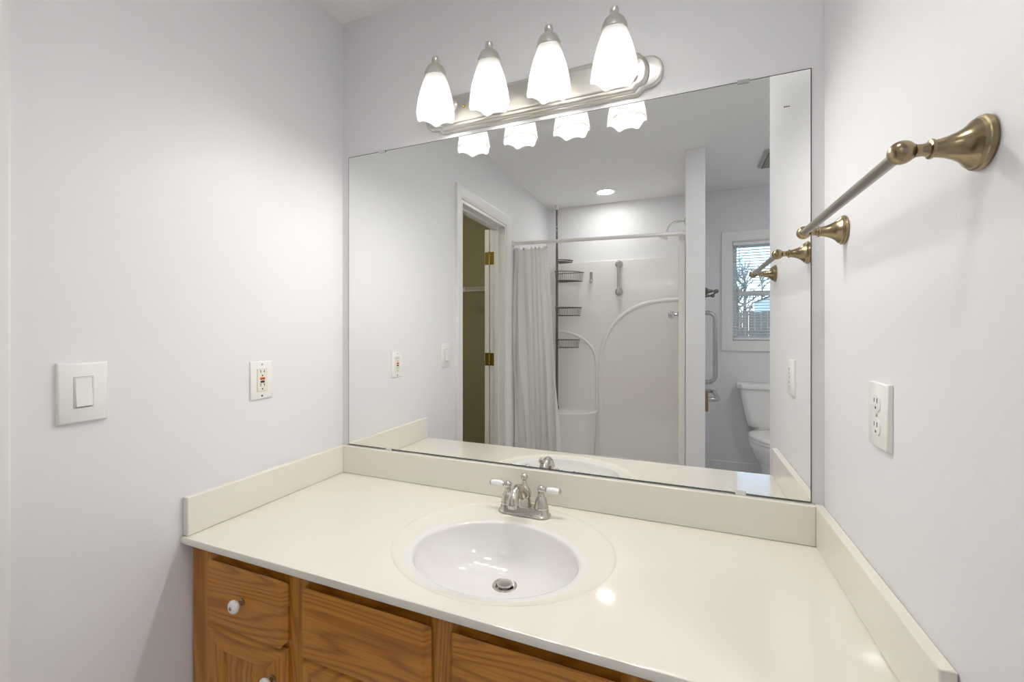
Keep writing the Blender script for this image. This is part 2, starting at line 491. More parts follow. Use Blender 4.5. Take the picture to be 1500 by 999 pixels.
# ------------------------------------------------------------------ vanity cabinet
YF = -0.556                       # face of the frame
cab = thing('vanity_cabinet', 'honey oak vanity cabinet with drawers and panel doors under the counter', 'cabinet', (W / 2, -D / 2, FL))
cx0, cx1, cz1 = 0.009, 1.490, -0.0205
mb = MB()
mb.box((cx0, -0.002, FL), (cx0 + 0.016, YF + 0.018, cz1)).box((cx1 - 0.016, -0.002, FL), (cx1, YF + 0.018, cz1))
mb.box((cx0 + 0.016, -0.002, FL + 0.09), (cx1 - 0.016, YF + 0.018, FL + 0.106)).box((cx0 + 0.016, -0.002, FL + 0.106), (cx1 - 0.016, -0.012, cz1 - 0.16))
mb.build('carcass', M['oak_v'], cab)
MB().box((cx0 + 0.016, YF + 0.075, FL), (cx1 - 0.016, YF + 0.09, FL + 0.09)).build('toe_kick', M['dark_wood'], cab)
def rail(x0, x1, z0, z1, nm='frame_rail', mt='oak_h'): MB().box((x0, YF, z0), (x1, YF + 0.019, z1)).build(nm, M[mt], cab)
stiles = [(cx0, 0.085), (0.330, 0.412), (0.716, 0.788), (1.088, 1.170), (1.414, cx1)]
for a, b in stiles: rail(a, b, FL + 0.09, cz1, 'frame_stile', 'oak_v')
for (a, b), (c, d) in zip(stiles[:-1], stiles[1:]):
    rail(b, c, cz1 - 0.045, cz1); rail(b, c, -0.215, -0.172); rail(b, c, FL + 0.09, FL + 0.13)
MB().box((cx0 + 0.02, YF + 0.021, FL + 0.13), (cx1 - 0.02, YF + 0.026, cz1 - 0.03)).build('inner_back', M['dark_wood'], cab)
def slab(x0, x1, z0, z1, bev=0.010, t=0.019):
    """drawer front with a chamfered edge"""
    m = MB(); yb = YF - 0.0005; yf = YF - t
    def R(i, y): return [(x0 + i, y, z0 + i), (x1 - i, y, z0 + i), (x1 - i, y, z1 - i), (x0 + i, y, z1 - i)]
    m.loft([R(0, yb), R(0, yf + 0.0125), R(0.0015, yf + 0.0115), R(bev, yf + 0.0012), R(bev + 0.0020, yf)])
    return m
def knob(x, z, par):
    k = MB(); y = YF - 0.019
    k.lathe([(0.0001, -0.002), (0.0085, -0.002), (0.0085, 0.002), (0.0055, 0.004), (0.0045, 0.010), (0.0065, 0.013), (0.0001, 0.0135)], (x, y, z), '-y', 20)
    o = k.build('knob_stem', M['brass'], par)
    b = MB().lathe([(0.0001, 0.0125), (0.006, 0.0125), (0.0125, 0.0155), (0.0158, 0.0205), (0.0160, 0.0235), (0.0140, 0.0275), (0.0095, 0.0302), (0.0055, 0.0308), (0.0001, 0.0308)], (x, y, z), '-y', 28)
    b = b.build('knob', M['ceramic'], par)
    MB().lathe([(0.0001, 0.0302), (0.0042, 0.0304), (0.0036, 0.0322), (0.0001, 0.0328)], (x, y, z), '-y', 16).build('knob_screw_cap', M['brass'], b)
    b['label'] = 'white porcelain knob with a brass centre'
def door(x0, x1, z0, z1, kx):
    t = 0.019; st = 0.052; yf = YF - t
    m = MB(); yb = YF - 0.0005
    def R(i, y): return [(x0 + i, y, z0 + i), (x1 - i, y, z0 + i), (x1 - i, y, z1 - i), (x0 + i, y, z1 - i)]
    m.loft([R(0, yb), R(0, yf + 0.0125), R(0.0015, yf + 0.0115), R(0.010, yf + 0.0012), R(0.0120, yf), R(st, yf), R(st + 0.006, yf + 0.007), R(st + 0.010, yf + 0.008)], True, False)
    m.fm = [1 if (k % 4) in (0, 2) and k < len(m.f) - 1 else 0 for k in range(len(m.f))]
    o = m.build('cabinet_door', [M['oak_v'], M['oak_h']], cab, smooth=18)
    m = MB()
    m.loft([R(st + 0.008, yf + 0.010), R(st + 0.009, yf + 0.0085), R(st + 0.022, yf + 0.007), R(st + 0.034, yf + 0.003), R(st + 0.036, yf + 0.003)], False, True)
    m.build('door_panel', M['oak_v'], o)
    knob(kx, z1 - 0.068, o)
ZT, ZB = -0.054, -0.186
DT, DB = -0.203, -0.522
for x0, x1, kind in ((0.083, 0.350, 'd'), (0.396, 0.730, 'f'), (0.772, 1.104, 'f'), (1.152, 1.416, 'd')):
    o = slab(x0, x1, ZT, ZB + 0).build('drawer' if kind == 'd' else 'false_drawer_front', M['oak_h'], cab, smooth=18)
    if kind == 'd': knob((x0 + x1) / 2, (ZT + ZB) / 2, o)
for x0, x1, kx in ((0.083, 0.350, 0.318), (0.396, 0.730, 0.700), (0.772, 1.104, 0.802), (1.152, 1.416, 1.182)):
    door(x0, x1, DB, DT, kx)

# ------------------------------------------------------------------ vanity top with basin
top = thing('marble_countertop', 'cream cultured marble vanity top with a moulded oval basin and splashes', 'countertop', (W / 2, -D / 2, -0.02))
tx0, tx1, ty0, ty1, th = 0.001, W - 0.001, -D, -0.001, 0.020
OC, OA = (0.767, -0.292), (0.275, 0.250)
IC, IA = (0.767, -0.338), (0.200, 0.168)
angs = sorted(set([2 * PI * k / 128 for k in range(128)] + [math.atan2(y - OC[1], x - OC[0]) % (2 * PI) for x in (tx0, tx1) for y in (ty0, ty1)]))
def onrect(a, ins):
    dx, dy = math.cos(a), math.sin(a)
    ts = []
    if dx > 1e-9: ts.append((tx1 - ins * 0 - OC[0]) / dx)
    if dx < -1e-9: ts.append((tx0 - OC[0]) / dx)
    if dy > 1e-9: ts.append((ty1 - OC[1]) / dy)
    if dy < -1e-9: ts.append((ty0 + ins - OC[1]) / dy)
    t = min(ts); return (OC[0] + t * dx, OC[1] + t * dy)
def oell(a, k):
    dx, dy = math.cos(a), math.sin(a)
    t = 1 / math.hypot(dx / OA[0], dy / OA[1]) + k
    return (OC[0] + t * dx, OC[1] + t * dy)
def iell(a, k):
    # same parameter order on the inner ellipse
    dx, dy = math.cos(a), math.sin(a)
    p = oell(a, 0); q = math.atan2((p[1] - OC[1]) / OA[1], (p[0] - OC[0]) / OA[0])
    return (IC[0] + (IA[0] * k) * math.cos(q), IC[1] + (IA[1] * k) * math.sin(q))
rings = []
rings.append([(*onrect(a, 0.004), -th) for a in angs])
rings.append([(*onrect(a, 0.0), -th + 0.004) for a in angs])
rings.append([(*onrect(a, 0.0), -0.006) for a in angs])
rings.append([(*onrect(a, 0.0015), -0.0015) for a in angs])
rings.append([(*onrect(a, 0.006), 0.0) for a in angs])
rings.append([(*oell(a, 0.004), 0.0) for a in angs])
rings.append([(*oell(a, 0.0), -0.0008) for a in angs])
rings.append([(*oell(a, -0.005), -0.0040) for a in angs])
rings.append([(*iell(a, 1.10), -0.0060) for a in angs])
mb = MB().loft(rings, False, False)
mb.build('counter_slab', M['marble'], top, smooth=50, wn=True)
br = [[(*iell(a, 1.10), -0.0060) for a in angs]]
DRX, DRY, DRZ = 0.768, -0.272, -0.118
for k, z in ((1.035, -0.0063), (1.015, -0.0074), (1.002, -0.0105), (0.990, -0.0170), (0.975, -0.0260), (0.945, -0.0380), (0.89, -0.054), (0.81, -0.073), (0.69, -0.090), (0.54, -0.102), (0.38, -0.110), (0.24, -0.115), (0.13, -0.1175)):
    f = (1 - min(k, 1)) ** 1.0
    br.append([((1 - f) * (iell(a, k)[0]) + f * (DRX + (iell(a, k)[0] - IC[0])), (1 - f) * iell(a, k)[1] + f * (DRY + (iell(a, k)[1] - IC[1])), z) for a in angs])
MB().loft(br, False, False).build('basin', M['basin'], top, smooth=60)['label'] = 'white oval basin moulded into the cream top'
dr = MB().lathe([(0.0001, -0.008), (0.031, -0.005), (0.0325, 0.000), (0.0305, 0.0030), (0.0265, 0.0030), (0.0225, 0.0), (0.0215, -0.005), (0.0001, -0.006)], (DRX, DRY, DRZ), 'z', 32).build('drain_flange', M['nickel'], top)
MB().lathe([(0.0001, -0.006), (0.0085, -0.006), (0.0085, 0.001), (0.0185, 0.002), (0.0200, 0.0045), (0.0180, 0.0080), (0.010, 0.0100), (0.0001, 0.0105)], (DRX, DRY, DRZ), 'z', 28).build('drain_stopper', M['nickel'], dr)
ts, hs = 0.0195, 0.0998
def splash(name, a, b): MB().box(a, b).build(name, M['marble'], top, 0.0025)
splash('backsplash', (tx0 + ts, -0.0008, 0.0004), (tx1 - ts, -ts, hs))
splash('side_splash', (tx0, -0.0008, 0.0004), (tx0 + ts, -D + 0.006, hs))
splash('side_splash', (tx1 - ts, -0.0008, 0.0004), (tx1, -D + 0.006, hs))

# ------------------------------------------------------------------ faucet
FX, FY = 0.757, -0.092
fz = -0.0032
fc = thing('faucet', 'brushed nickel centerset faucet with white ceramic levers behind the basin', 'faucet', (FX, FY, fz))
rings = []
for w, h, r, z in ((0.156, 0.056, 0.026, 0.0), (0.156, 0.056, 0.026, 0.003), (0.153, 0.053, 0.025, 0.0045), (0.149, 0.050, 0.023, 0.006), (0.143, 0.045, 0.021, 0.018), (0.141, 0.043, 0.020, 0.0205), (0.136, 0.038, 0.018, 0.0215)):
    rings.append([(x, y, fz + z) for x, y in rrect(w, h, r, 8, FX, FY)])
MB().loft(rings).build('base_plate', M['nickel'], fc)
fb = fz + 0.0215
MB().lathe([(0.0210, -0.001), (0.0212, 0.002), (0.0205, 0.004), (0.0195, 0.018), (0.0190, 0.024), (0.0202, 0.026), (0.0215, 0.030), (0.0205, 0.038), (0.0160, 0.048), (0.0105, 0.056), (0.0070, 0.063), (0.0058, 0.072), (0.0062, 0.0735)], (FX, FY, fb), 'z', 32).build('body', M['nickel'], fc)
MB().lathe([(0.0001, -0.0105), (0.0050, -0.0095), (0.0090, -0.0055), (0.0105, 0), (0.0090, 0.0055), (0.0050, 0.0095), (0.0001, 0.0105)], (FX, FY, fb + 0.0820), 'z', 24).build('lift_rod_knob', M['nickel'], fc)
sp = smoothpath([(FX, FY - 0.008, fb + 0.034), (FX, FY - 0.030, fb + 0.054), (FX, FY - 0.055, fb + 0.066), (FX, FY - 0.078, fb + 0.064), (FX, FY - 0.092, fb + 0.051), (FX, FY - 0.096, fb + 0.036)], 6)
nn = len(sp)
MB().tube(sp, [0.0165 - 0.0045 * math.sin(PI * min(1, i / nn * 1.1)) for i in range(nn)], 18).build('spout', M['nickel'], fc)
MB().lathe([(0.0001, 0.0), (0.0125, 0.0), (0.0135, 0.003), (0.0135, 0.010), (0.0001, 0.0105)], (FX, FY - 0.0965, fb + 0.027), 'z', 24).build('aerator', M['nickel'], fc)
for s in (-1, 1):
    hx = FX + s * 0.051
    hd = MB().lathe([(0.0001, -0.001), (0.0205, -0.001), (0.0208, 0.002), (0.0195, 0.004), (0.0190, 0.010), (0.0165, 0.022), (0.0130, 0.030), (0.0098, 0.034), (0.0090, 0.038), (0.0098, 0.043), (0.0086, 0.046), (0.0001, 0.046)], (hx, FY, fb), 'z', 28).build('handle', M['nickel'], fc)
    hz = fb + 0.0535
    MB().sphere((hx, FY, hz), 0.0112, 20).build('handle_hub', M['nickel'], hd)
    ax = 'x' if s > 0 else '-x'
    MB().lathe([(0.0001, 0.008), (0.0055, 0.008), (0.0050, 0.012), (0.0072, 0.014), (0.0076, 0.017), (0.0001, 0.018)], (hx, FY, hz), ax, 18).build('lever_collar', M['nickel'], hd)
    MB().lathe([(0.0001, 0.0172), (0.0070, 0.0172), (0.0082, 0.021), (0.0092, 0.030), (0.0092, 0.040), (0.0080, 0.050), (0.0068, 0.0532), (0.0001, 0.0532)], (hx, FY, hz), ax, 24).build('ceramic_lever', M['ceramic'], hd)
    MB().lathe([(0.0001, 0.053), (0.0078, 0.053), (0.0080, 0.0555), (0.0055, 0.058), (0.0001, 0.059)], (hx, FY, hz), ax, 18).build('lever_cap', M['nickel'], hd)

# ------------------------------------------------------------------ wall mirror
mx0, mx1, mz0, mz1 = 0.033, 1.4730, 0.1030, 1.1710
mi = thing('wall_mirror', 'large frameless mirror on the wall above the counter', 'mirror', ((mx0 + mx1) / 2, -0.003, mz0))
m = MB(); ch = 0.0024
def R(i, y): return [(mx0 + i, y, mz0 + i), (mx1 - i, y, mz0 + i), (mx1 - i, y, mz1 - i), (mx0 + i, y, mz1 - i)]
m.loft([R(0, -0.0008), R(0, -0.0052), R(ch, -0.0060)], True, False); m.mi = 1
m.add(R(ch, -0.0060), [(0, 1, 2, 3)])
m.build('mirror_glass', [M['mirror_edge'], M['mirror']], mi, smooth=0)
e = MB().box((mx0 + 0.002, -0.0058, mz0 + 0.0006), (mx1 - 0.002, -0.00630, mz0 + 0.0018))
e.build('worn_silver_edge', M['mirror_edge'], mi, smooth=0)
for x in (0.187, 1.326):
    c = MB().box((x - 0.014, -0.0005, mz1 + 0.0005), (x + 0.014, -0.0095, mz1 + 0.0022)).box((x - 0.014, -0.0066, mz1 - 0.007), (x + 0.014, -0.0095, mz1 + 0.0005))
    c.build('mirror_clip', M['chrome'], mi, 0.0004)
for x in (0.217, 1.319):
    c = MB().box((x - 0.012, -0.0066, mz0 - 0.003), (x + 0.012, -0.0100, mz0 + 0.0095))
    c.build('mirror_clip', M['clear'], mi, 0.0008)

# ------------------------------------------------------------------ vanity light bar
LX, LZ = 0.752, 1.246
vl = thing('vanity_light', 'satin nickel vanity light bar with four frosted glass tulip shades', 'light fixture', (LX, 0, LZ))
def bracket(hw, hh, lobe, sc=1.0):
    """outline (x,z) of the plate: straight top and bottom edges, ogee ends with a rounded tip"""
    q = []
    for x, z in ((hw, hh), (hw + lobe * 0.10, hh * 0.97), (hw + lobe * 0.20, hh * 0.84), (hw + lobe * 0.33, hh * 0.74), (hw + lobe * 0.52, hh * 0.72), (hw + lobe * 0.70, hh * 0.66), (hw + lobe * 0.88, hh * 0.46), (hw + lobe * 0.98, hh * 0.20), (hw + lobe, 0)):
        q.append((x, z))
    right = [(p[0], p[1]) for p in smoothpath([(a, b, 0) for a, b in q], 5)]
    right += [(x, -z) for x, z in reversed(right[:-1])]
    left = [(-x, -z) for x, z in right]
    return [(LX + x, LZ + z) for x, z in right + left]
def tier(*lv):
    rings = [[(x, y, z) for x, z in bracket(*a)] for a, y in lv]
    return MB().loft(rings)
tier(((0.308, 0.061, 0.073), -0.0005), ((0.308, 0.061, 0.073), -0.010), ((0.307, 0.059, 0.072), -0.013), ((0.304, 0.055, 0.069), -0.0145)).build('wall_plate', M['nickel_satin'], vl, smooth=40)
tier(((0.303, 0.054, 0.042), -0.014), ((0.303, 0.054, 0.042), -0.020), ((0.300, 0.050, 0.039), -0.025), ((0.296, 0.045, 0.035), -0.0265)).build('raised_plate', M['nickel_satin'], vl, smooth=40)
tier(((0.290, 0.040, 0.028), -0.0260), ((0.290, 0.040, 0.028), -0.029), ((0.288, 0.037, 0.025), -0.031), ((0.284, 0.033, 0.021), -0.0315)).build('centre_plate', M['nickel_satin'], vl, smooth=40)
for x in (0.529, LX * 2 - 0.529):
    MB().lathe([(0.0001, 0), (0.0050, 0), (0.0050, 0.002), (0.0035, 0.0045), (0.0001, 0.0055)], (x, -0.0312, 1.252), '-y', 16).build('screw_cap', M['gold'], vl)
SY = -0.139
def shade_mesh(x):
    n = 96
    prof = [(0.0290, 1.3020), (0.0305, 1.2953), (0.0365, 1.2786), (0.0425, 1.2594), (0.0478, 1.2402), (0.0520, 1.2209), (0.0550, 1.2026), (0.0565, 1.1900), (0.0575, 1.1833), (0.0585, 1.1800)]
    rings = []
    for i, (r, z) in enumerate(prof):
        t = i / (len(prof) - 1)
        ring = []
        for k in range(n):
            a = 2 * PI * k / n
            lob = math.cos(6 * a)
            rr = r * (1 + (0.010 + 0.030 * t ** 2) * lob)
            zz = z - 0.0042 * t ** 4 * lob - 0.0012 * t ** 4 * math.cos(12 * a)
            ring.append((x + rr * math.cos(a), SY + rr * math.sin(a), zz))
        rings.append(ring)
    return MB().loft(rings, False, False)
for x in (0.487, 0.666, 0.844, 1.019):
    # arm sweeps up and forward from the plate to the finial
    ap = smoothpath([(x, -0.030, 1.262), (x, -0.050, 1.290), (x, -0.075, 1.325), (x, -0.103, 1.345), (x, -0.128, 1.341)], 6)
    MB().tube(ap, 0.0048, 10).build('arm', M['nickel_satin'], vl)
    MB().lathe([(0.0001, 0), (0.017, 0), (0.017, 0.003), (0.010, 0.008), (0.0001, 0.009)], (x, -0.031, 1.262), '-y', 20).build('arm_rosette', M['nickel_satin'], vl)
    cp = MB().lathe([(0.0001, 1.300), (0.0315, 1.296), (0.0330, 1.298), (0.0325, 1.310), (0.0310, 1.312), (0.0300, 1.316), (0.0260, 1.325), (0.0190, 1.332), (0.0100, 1.3365), (0.0055, 1.3385), (0.0001, 1.3390)], (x, SY, 0), 'z', 32).build('shade_cap', M['nickel_satin'], vl)
    MB().lathe([(0.0001, 1.334), (0.0070, 1.335), (0.0066, 1.338), (0.0098, 1.342), (0.0120, 1.3495), (0.0102, 1.3575), (0.0055, 1.3615), (0.0001, 1.3625)], (x, SY, 0), 'z', 20).build('finial', M['nickel_satin'], cp)
    shade_mesh(x).build('glass_shade', M['shade'], vl, smooth=80, solid=0.003)
    bu = MB().lathe([(r_, z_ + 0.009) for r_, z_ in [(0.0001, 1.166), (0.012, 1.168), (0.021, 1.174), (0.0265, 1.184), (0.0280, 1.194), (0.0260, 1.206), (0.0205, 1.219), (0.0155, 1.231), (0.0135, 1.240), (0.0001, 1.2405)]], (x, SY, 0), 'z', 28)
    bu.build('bulb', M['bulb'], vl)
    MB().lathe([(0.0001, 1.2500), (0.0132, 1.2500), (0.0145, 1.264), (0.0175, 1.268), (0.0175, 1.298), (0.0001, 1.298)], (x, SY, 0), 'z', 20).build('lamp_socket', M['ceramic'], vl)

# ------------------------------------------------------------------ switch and outlets
def plate(mb, axis, x, c, w, h, t, r=0.004):
    pass
def wall_plate(par, xw, sgn, y0, y1, z0, z1, t, name='cover_plate'):
    def R(i, d): return [(xw + sgn * d, y0 + i, z0 + i), (xw + sgn * d, y1 - i, z0 + i), (xw + sgn * d, y1 - i, z1 - i), (xw + sgn * d, y0 + i, z1 - i)]
    return MB().loft([R(0, 0.0004), R(0, t * 0.55), R(0.0015, t * 0.85), R(0.004, t)]).build(name, M['plastic'], par, smooth=50)
def yz_box(par, name, mat, xw, sgn, d0, d1, y0, y1, z0, z1, bevel=0):
    return MB().box((xw + sgn * d0, y0, z0), (xw + sgn * d1, y1, z1)).build(name, mat, par, bevel)

sw = thing('light_switch', 'white rocker light switch on a wide plate on the left wall by the closet casing', 'light switch', (0, -0.7845, 0.394))
y0, y1, z0, z1 = -0.8275, -0.7416, 0.331, 0.4572
wall_plate(sw, 0, 1, y0, y1, z0, z1, 0.010)
yc, zc = (y0 + y1) / 2 - 0.0005, (z0 + z1) / 2 + 0.001
fr_ = yz_box(sw, 'rocker_frame', M['plastic_gap'], 0, 1, 0.009, 0.0104, yc - 0.0170, yc + 0.0170, zc - 0.0330, zc + 0.0330)
rk = MB()
prof = [(-0.030, 0.0145), (-0.026, 0.0150), (0.0, 0.0120), (0.026, 0.0112), (0.030, 0.0108)]
ring0 = [(0.0098, yc - 0.0140, zc - 0.030)] + [(d, yc - 0.0140, zc + z) for z, d in prof] + [(0.0098, yc - 0.0140, zc + 0.030)]
ring1 = [(a, yc + 0.0140, c) for a, b, c in ring0]
rk.loft([ring0, ring1]).build('rocker', M['plastic'], sw, 0.0008)
rb = MB()
for a, b in (((yc - 0.0160, zc - 0.0320), (yc - 0.0146, zc + 0.0320)), ((yc + 0.0146, zc - 0.0320), (yc + 0.0160, zc + 0.0320)), ((yc - 0.0146, zc + 0.0306), (yc + 0.0146, zc + 0.0320))):
    rb.box((0.0098, a[0], a[1]), (0.0112, b[0], b[1]))
rb.build('rocker_bezel', M['plastic'], sw)

def slots(par, xw, sgn, d, yc, zc, flip=1):
    for dy, hh in ((-0.0062, 0.0042), (0.0062, 0.0036)):
        yz_box(par, 'blade_slot', M['slot'], xw, sgn, d - 0.0006, d + 0.0003, yc + dy - 0.0011, yc + dy + 0.0011, zc + 0.004 - hh, zc + 0.004 + hh)
    MB().lathe([(0.0001, -0.0006), (0.0024, -0.0006), (0.0024, 0.0003), (0.0001, 0.0003)], (xw + sgn * d, yc, zc - 0.0085), 'x' if sgn > 0 else '-x', 14).build('ground_hole', M['slot'], par)

go = thing('gfci_outlet', 'white wall outlet with red and black test buttons on the left wall', 'outlet', (0, -0.350, 0.376))
y0, y1, z0, z1 = -0.3884, -0.3119, 0.3188, 0.4331
wall_plate(go, 0, 1, y0, y1, z0, z1, 0.006)
yc, zc = (y0 + y1) / 2, (z0 + z1) / 2
yz_box(go, 'face_gap', M['plastic_gap'], 0, 1, 0.0056, 0.0063, yc - 0.0176, yc + 0.0176, zc - 0.0340, zc + 0.0340)
fc_ = yz_box(go, 'outlet_face', M['almond'], 0, 1, 0.0056, 0.0078, yc - 0.0167, yc + 0.0167, zc - 0.0331, zc + 0.0331, 0.001)
slots(fc_, 0, 1, 0.0078, yc, zc + 0.0225); slots(fc_, 0, 1, 0.0078, yc, zc - 0.0180)
yz_box(go, 'reset_button', M['red'], 0, 1, 0.0074, 0.0092, yc - 0.0080, yc + 0.0080, zc + 0.0012, zc + 0.0082, 0.0005)
yz_box(go, 'test_button', M['slot'], 0, 1, 0.0074, 0.0090, yc - 0.0066, yc + 0.0066, zc - 0.0082, zc - 0.0014, 0.0005)
for dz in (0.0475, -0.0475):
    MB().lathe([(0.0001, 0), (0.0030, 0), (0.0026, 0.0012), (0.0001, 0.0014)], (0.0058, yc, zc + dz), 'x', 14).build('plate_screw', M['plastic_gap' if dz > 0 else 'slot'], go)

do = thing('duplex_outlet', 'white double wall outlet on the right wall under the brass towel bar', 'outlet', (W, -0.347, 0.379))
y0, y1, z0, z1 = -0.3875, -0.3068, 0.3230, 0.4351
wall_plate(do, W, -1, y0, y1, z0, z1, 0.0085)
yc, zc = (y0 + y1) / 2, (z0 + z1) / 2
for dz in (0.0205, -0.0205):
    rg = [[(W - d, yc + a, zc + dz + b) for a, b in rrect(0.034, 0.0285, 0.0125, 8)] for d in (0.0080, 0.0102)]
    o = MB().loft(rg).build('receptacle', M['plastic'], do, 0.0006)
    slots(o, W, -1, 0.0102, yc, zc + dz + 0.001)
MB().lathe([(0.0001, 0), (0.0034, 0), (0.0028, 0.0012), (0.0001, 0.0014)], (W - 0.0083, yc, zc), '-x', 14).build('plate_screw', M['plastic_gap'], do)

# ------------------------------------------------------------------ towel bars
def towel_bar(name, label, xw, sgn, ya, yb, z, k=1.0, mpost=None, mbar=None):
    t = thing(name, label, 'towel bar', (xw, (ya + yb) / 2, z))
    ax = 'x' if sgn > 0 else '-x'
    prof = [(0.0001, 0.0005), (0.0300, 0.0005), (0.0310, 0.003), (0.0300, 0.0065), (0.0278, 0.0075), (0.0272, 0.0105), (0.0252, 0.0125), (0.0225, 0.0145), (0.0185, 0.0195), (0.0150, 0.0255), (0.0122, 0.0325), (0.0103, 0.0400), (0.0098, 0.0440),
            (0.0112, 0.0450), (0.0116, 0.0465), (0.0112, 0.0480), (0.0082, 0.0490), (0.0070, 0.0545), (0.0074, 0.0600), (0.0086, 0.0620)]
    for y in (ya, yb):
        p = MB().lathe([(r * k, h * k) for r, h in prof], (xw, y, z), ax, 40).build('post', mpost, t, smooth=30)
        MB().sphere((xw + sgn * 0.0735 * k, y, z), 0.0140 * k, 28).build('ball_end', mpost, p, smooth=80)
    xb = xw + sgn * 0.0735 * k
    MB().tube([(xb, ya, z), (xb, yb, z)], 0.0078 * k, 20).build('bar', mbar, t)
    return t
towel_bar('towel_bar', 'antique brass towel bar with bell posts on the right wall', W, -1, -0.625, -0.153, 0.7395, 1.0, M['brass'], M['bronze_bar'])
towel_bar('towel_bar', 'small dark bronze bar on the partition above the upright grab bar', 1.307, 1, -2.34, -1.935, 0.787, 1.0, M['bronze'], M['bronze'])

nl = MB().lathe([(0.0001, 0), (0.0014, 0), (0.0014, 0.014), (0.0032, 0.0145), (0.0030, 0.016), (0.0001, 0.0165)], (W, -0.391, 1.252), '-x', 12).build('picture_nail', M['bronze'])
tag(nl, 'small dark nail left in the right wall high above the towel bar', 'nail')

# ------------------------------------------------------------------ closet door and shelf
cd = bpy.data.objects.new('door_1', None); COL.objects.link(cd); cd.location = (-0.135, OY1, FL); cd['kind'] = 'structure'
dy0 = OY1 - 0.0
mb = MB().box((-0.1225, dy0 + 0.016, FL + 0.012), (-0.158, dy0 - 0.640, OZ - 0.022))
mb.build('door_slab', M['trim'], cd, 0.002)
for z in (1.054, 0.320, -0.42):
    hg = MB().box((-0.1165, OY1 + 0.0180, z - 0.046), (-0.0800, OY1 + 0.0205, z + 0.046)).box((-0.1225, OY1 + 0.0160, z - 0.046), (-0.1545, OY1 + 0.0185, z + 0.046))
    ho = hg.build('hinge', M['gold'], cd, 0.006)
    MB().tube([(-0.1190, OY1 + 0.021, z - 0.050), (-0.1190, OY1 + 0.021, z + 0.050)], 0.0048, 12).build('hinge_pin', M['gold'], ho)
sh = thing('closet_shelf', 'white wire shelf on the olive closet wall seen through the door', 'shelf', (-0.85, BACK, 0.92))
mb = MB()
ys = -2.42
for y, z in ((ys, 0.930), (ys, 0.900), (BACK + 0.01, 0.930), ((ys + BACK) / 2, 0.930)): mb.tube([(-1.58, y, z), (-0.16, y, z)], 0.004, 8)
mb.build('long_wires', M['white_metal'], sh)
mb = MB()
for k in range(58):
    x = -1.57 + k * 0.0245
    mb.tube([(x, BACK + 0.006, 0.934), (x, ys, 0.934), (x, ys - 0.0, 0.900)], 0.0016, 5)
mb.build('cross_wires', M['white_metal'], sh)
for x in (-1.25, -0.72, -0.36): MB().box((x - 0.006, ys + 0.001, 0.893), (x + 0.006, ys - 0.008, 0.940)).build('end_clip', M['white_metal'], sh)

# ------------------------------------------------------------------ shower surround
su = thing('shower_surround', 'white moulded fibreglass shower stall with a corner seat behind the curtain', 'shower', (0.6, -2.3, FL))
sx0, sx1, sy, szt = 0.030, 1.166, -2.735, 1.157
MB().box((0.002, BACK + 0.002, FL + 0.02), (1.192, sy, szt)).build('back_panel', M['acrylic'], su, 0.006)
MB().box((0.002, sy, FL + 0.02), (sx0, -1.850, szt)).build('side_panel', M['acrylic'], su, 0.006)
MB().box((sx1, sy, FL + 0.02), (1.192, -1.850, szt)).build('side_panel', M['acrylic'], su, 0.006)
MB().box((0.002, -1.856, FL + 0.004), (0.030, -1.838, szt - 0.01)).build('front_flange', M['acrylic'], su, 0.004)
MB().box((1.152, -1.856, FL + 0.004), (1.192, -1.838, szt - 0.01)).build('front_flange', M['acrylic'], su, 0.004)
pan = MB()
pan.box((0.002, BACK + 0.002, FL + 0.003), (1.192, -1.865, FL + 0.035)).box((0.036, -1.920, FL + 0.035), (1.152, -1.865, FL + 0.11))
pan.build('shower_pan', M['acrylic'], su, 0.01)
ol = [(sx0, sy)] + [(sx0 + (0.475 - sx0) * math.sin(math.radians(a)), sy + 0.285 * math.cos(math.radians(a)) ** 0.8) for a in range(90, -1, -5)]
rings = []
for z, k in ((FL + 0.03, 0.93), (-0.30, 0.96), (-0.215, 0.985), (-0.197, 1.0), (-0.190, 0.985), (-0.188, 0.95)):
    rings.append([(sx0 + (x - sx0) * k, sy + (y - sy) * k, z) for x, y in ol])
MB().loft(rings).build('corner_seat', M['acrylic'], su, smooth=40)
def rib(path, hw=0.022, h=0.010):
    pts = [Vector((a, 0, b)) for a, b in path]; rings = []
    for i, p in enumerate(pts):
        t = (pts[min(i + 1, len(pts) - 1)] - pts[max(i - 1, 0)]).normalized(); n = Vector((-t.z, 0, t.x))
        rings.append([p + n * (hw * u) + Vector((0, sy - 0.001 + h * (1 - u * u) ** 1.0, 0)) for u in (-1, -0.75, -0.5, -0.2, 0.2, 0.5, 0.75, 1)])
    return MB().loft(rings, False, False, False)
la = smoothpath([(0.458, 0, -0.185), (0.458, 0, 0.10), (0.455, 0, 0.25), (0.430, 0, 0.345), (0.375, 0, 0.420), (0.290, 0, 0.478), (0.190, 0, 0.512), (0.10, 0, 0.522), (0.031, 0, 0.523)], 5)
rib([(p.x, p.z) for p in la], 0.014).build('arch_rib', M['acrylic'], su, smooth=60)
ra = smoothpath([(0.492, 0, -0.55), (0.492, 0, -0.1), (0.490, 0, 0.20), (0.502, 0, 0.345), (0.540, 0, 0.470), (0.605, 0, 0.580), (0.705, 0, 0.680), (0.835, 0, 0.748), (0.970, 0, 0.780), (1.080, 0, 0.788), (1.165, 0, 0.789)], 5)
rib([(p.x, p.z) for p in ra], 0.020).build('arch_rib', M['acrylic'], su, smooth=60)

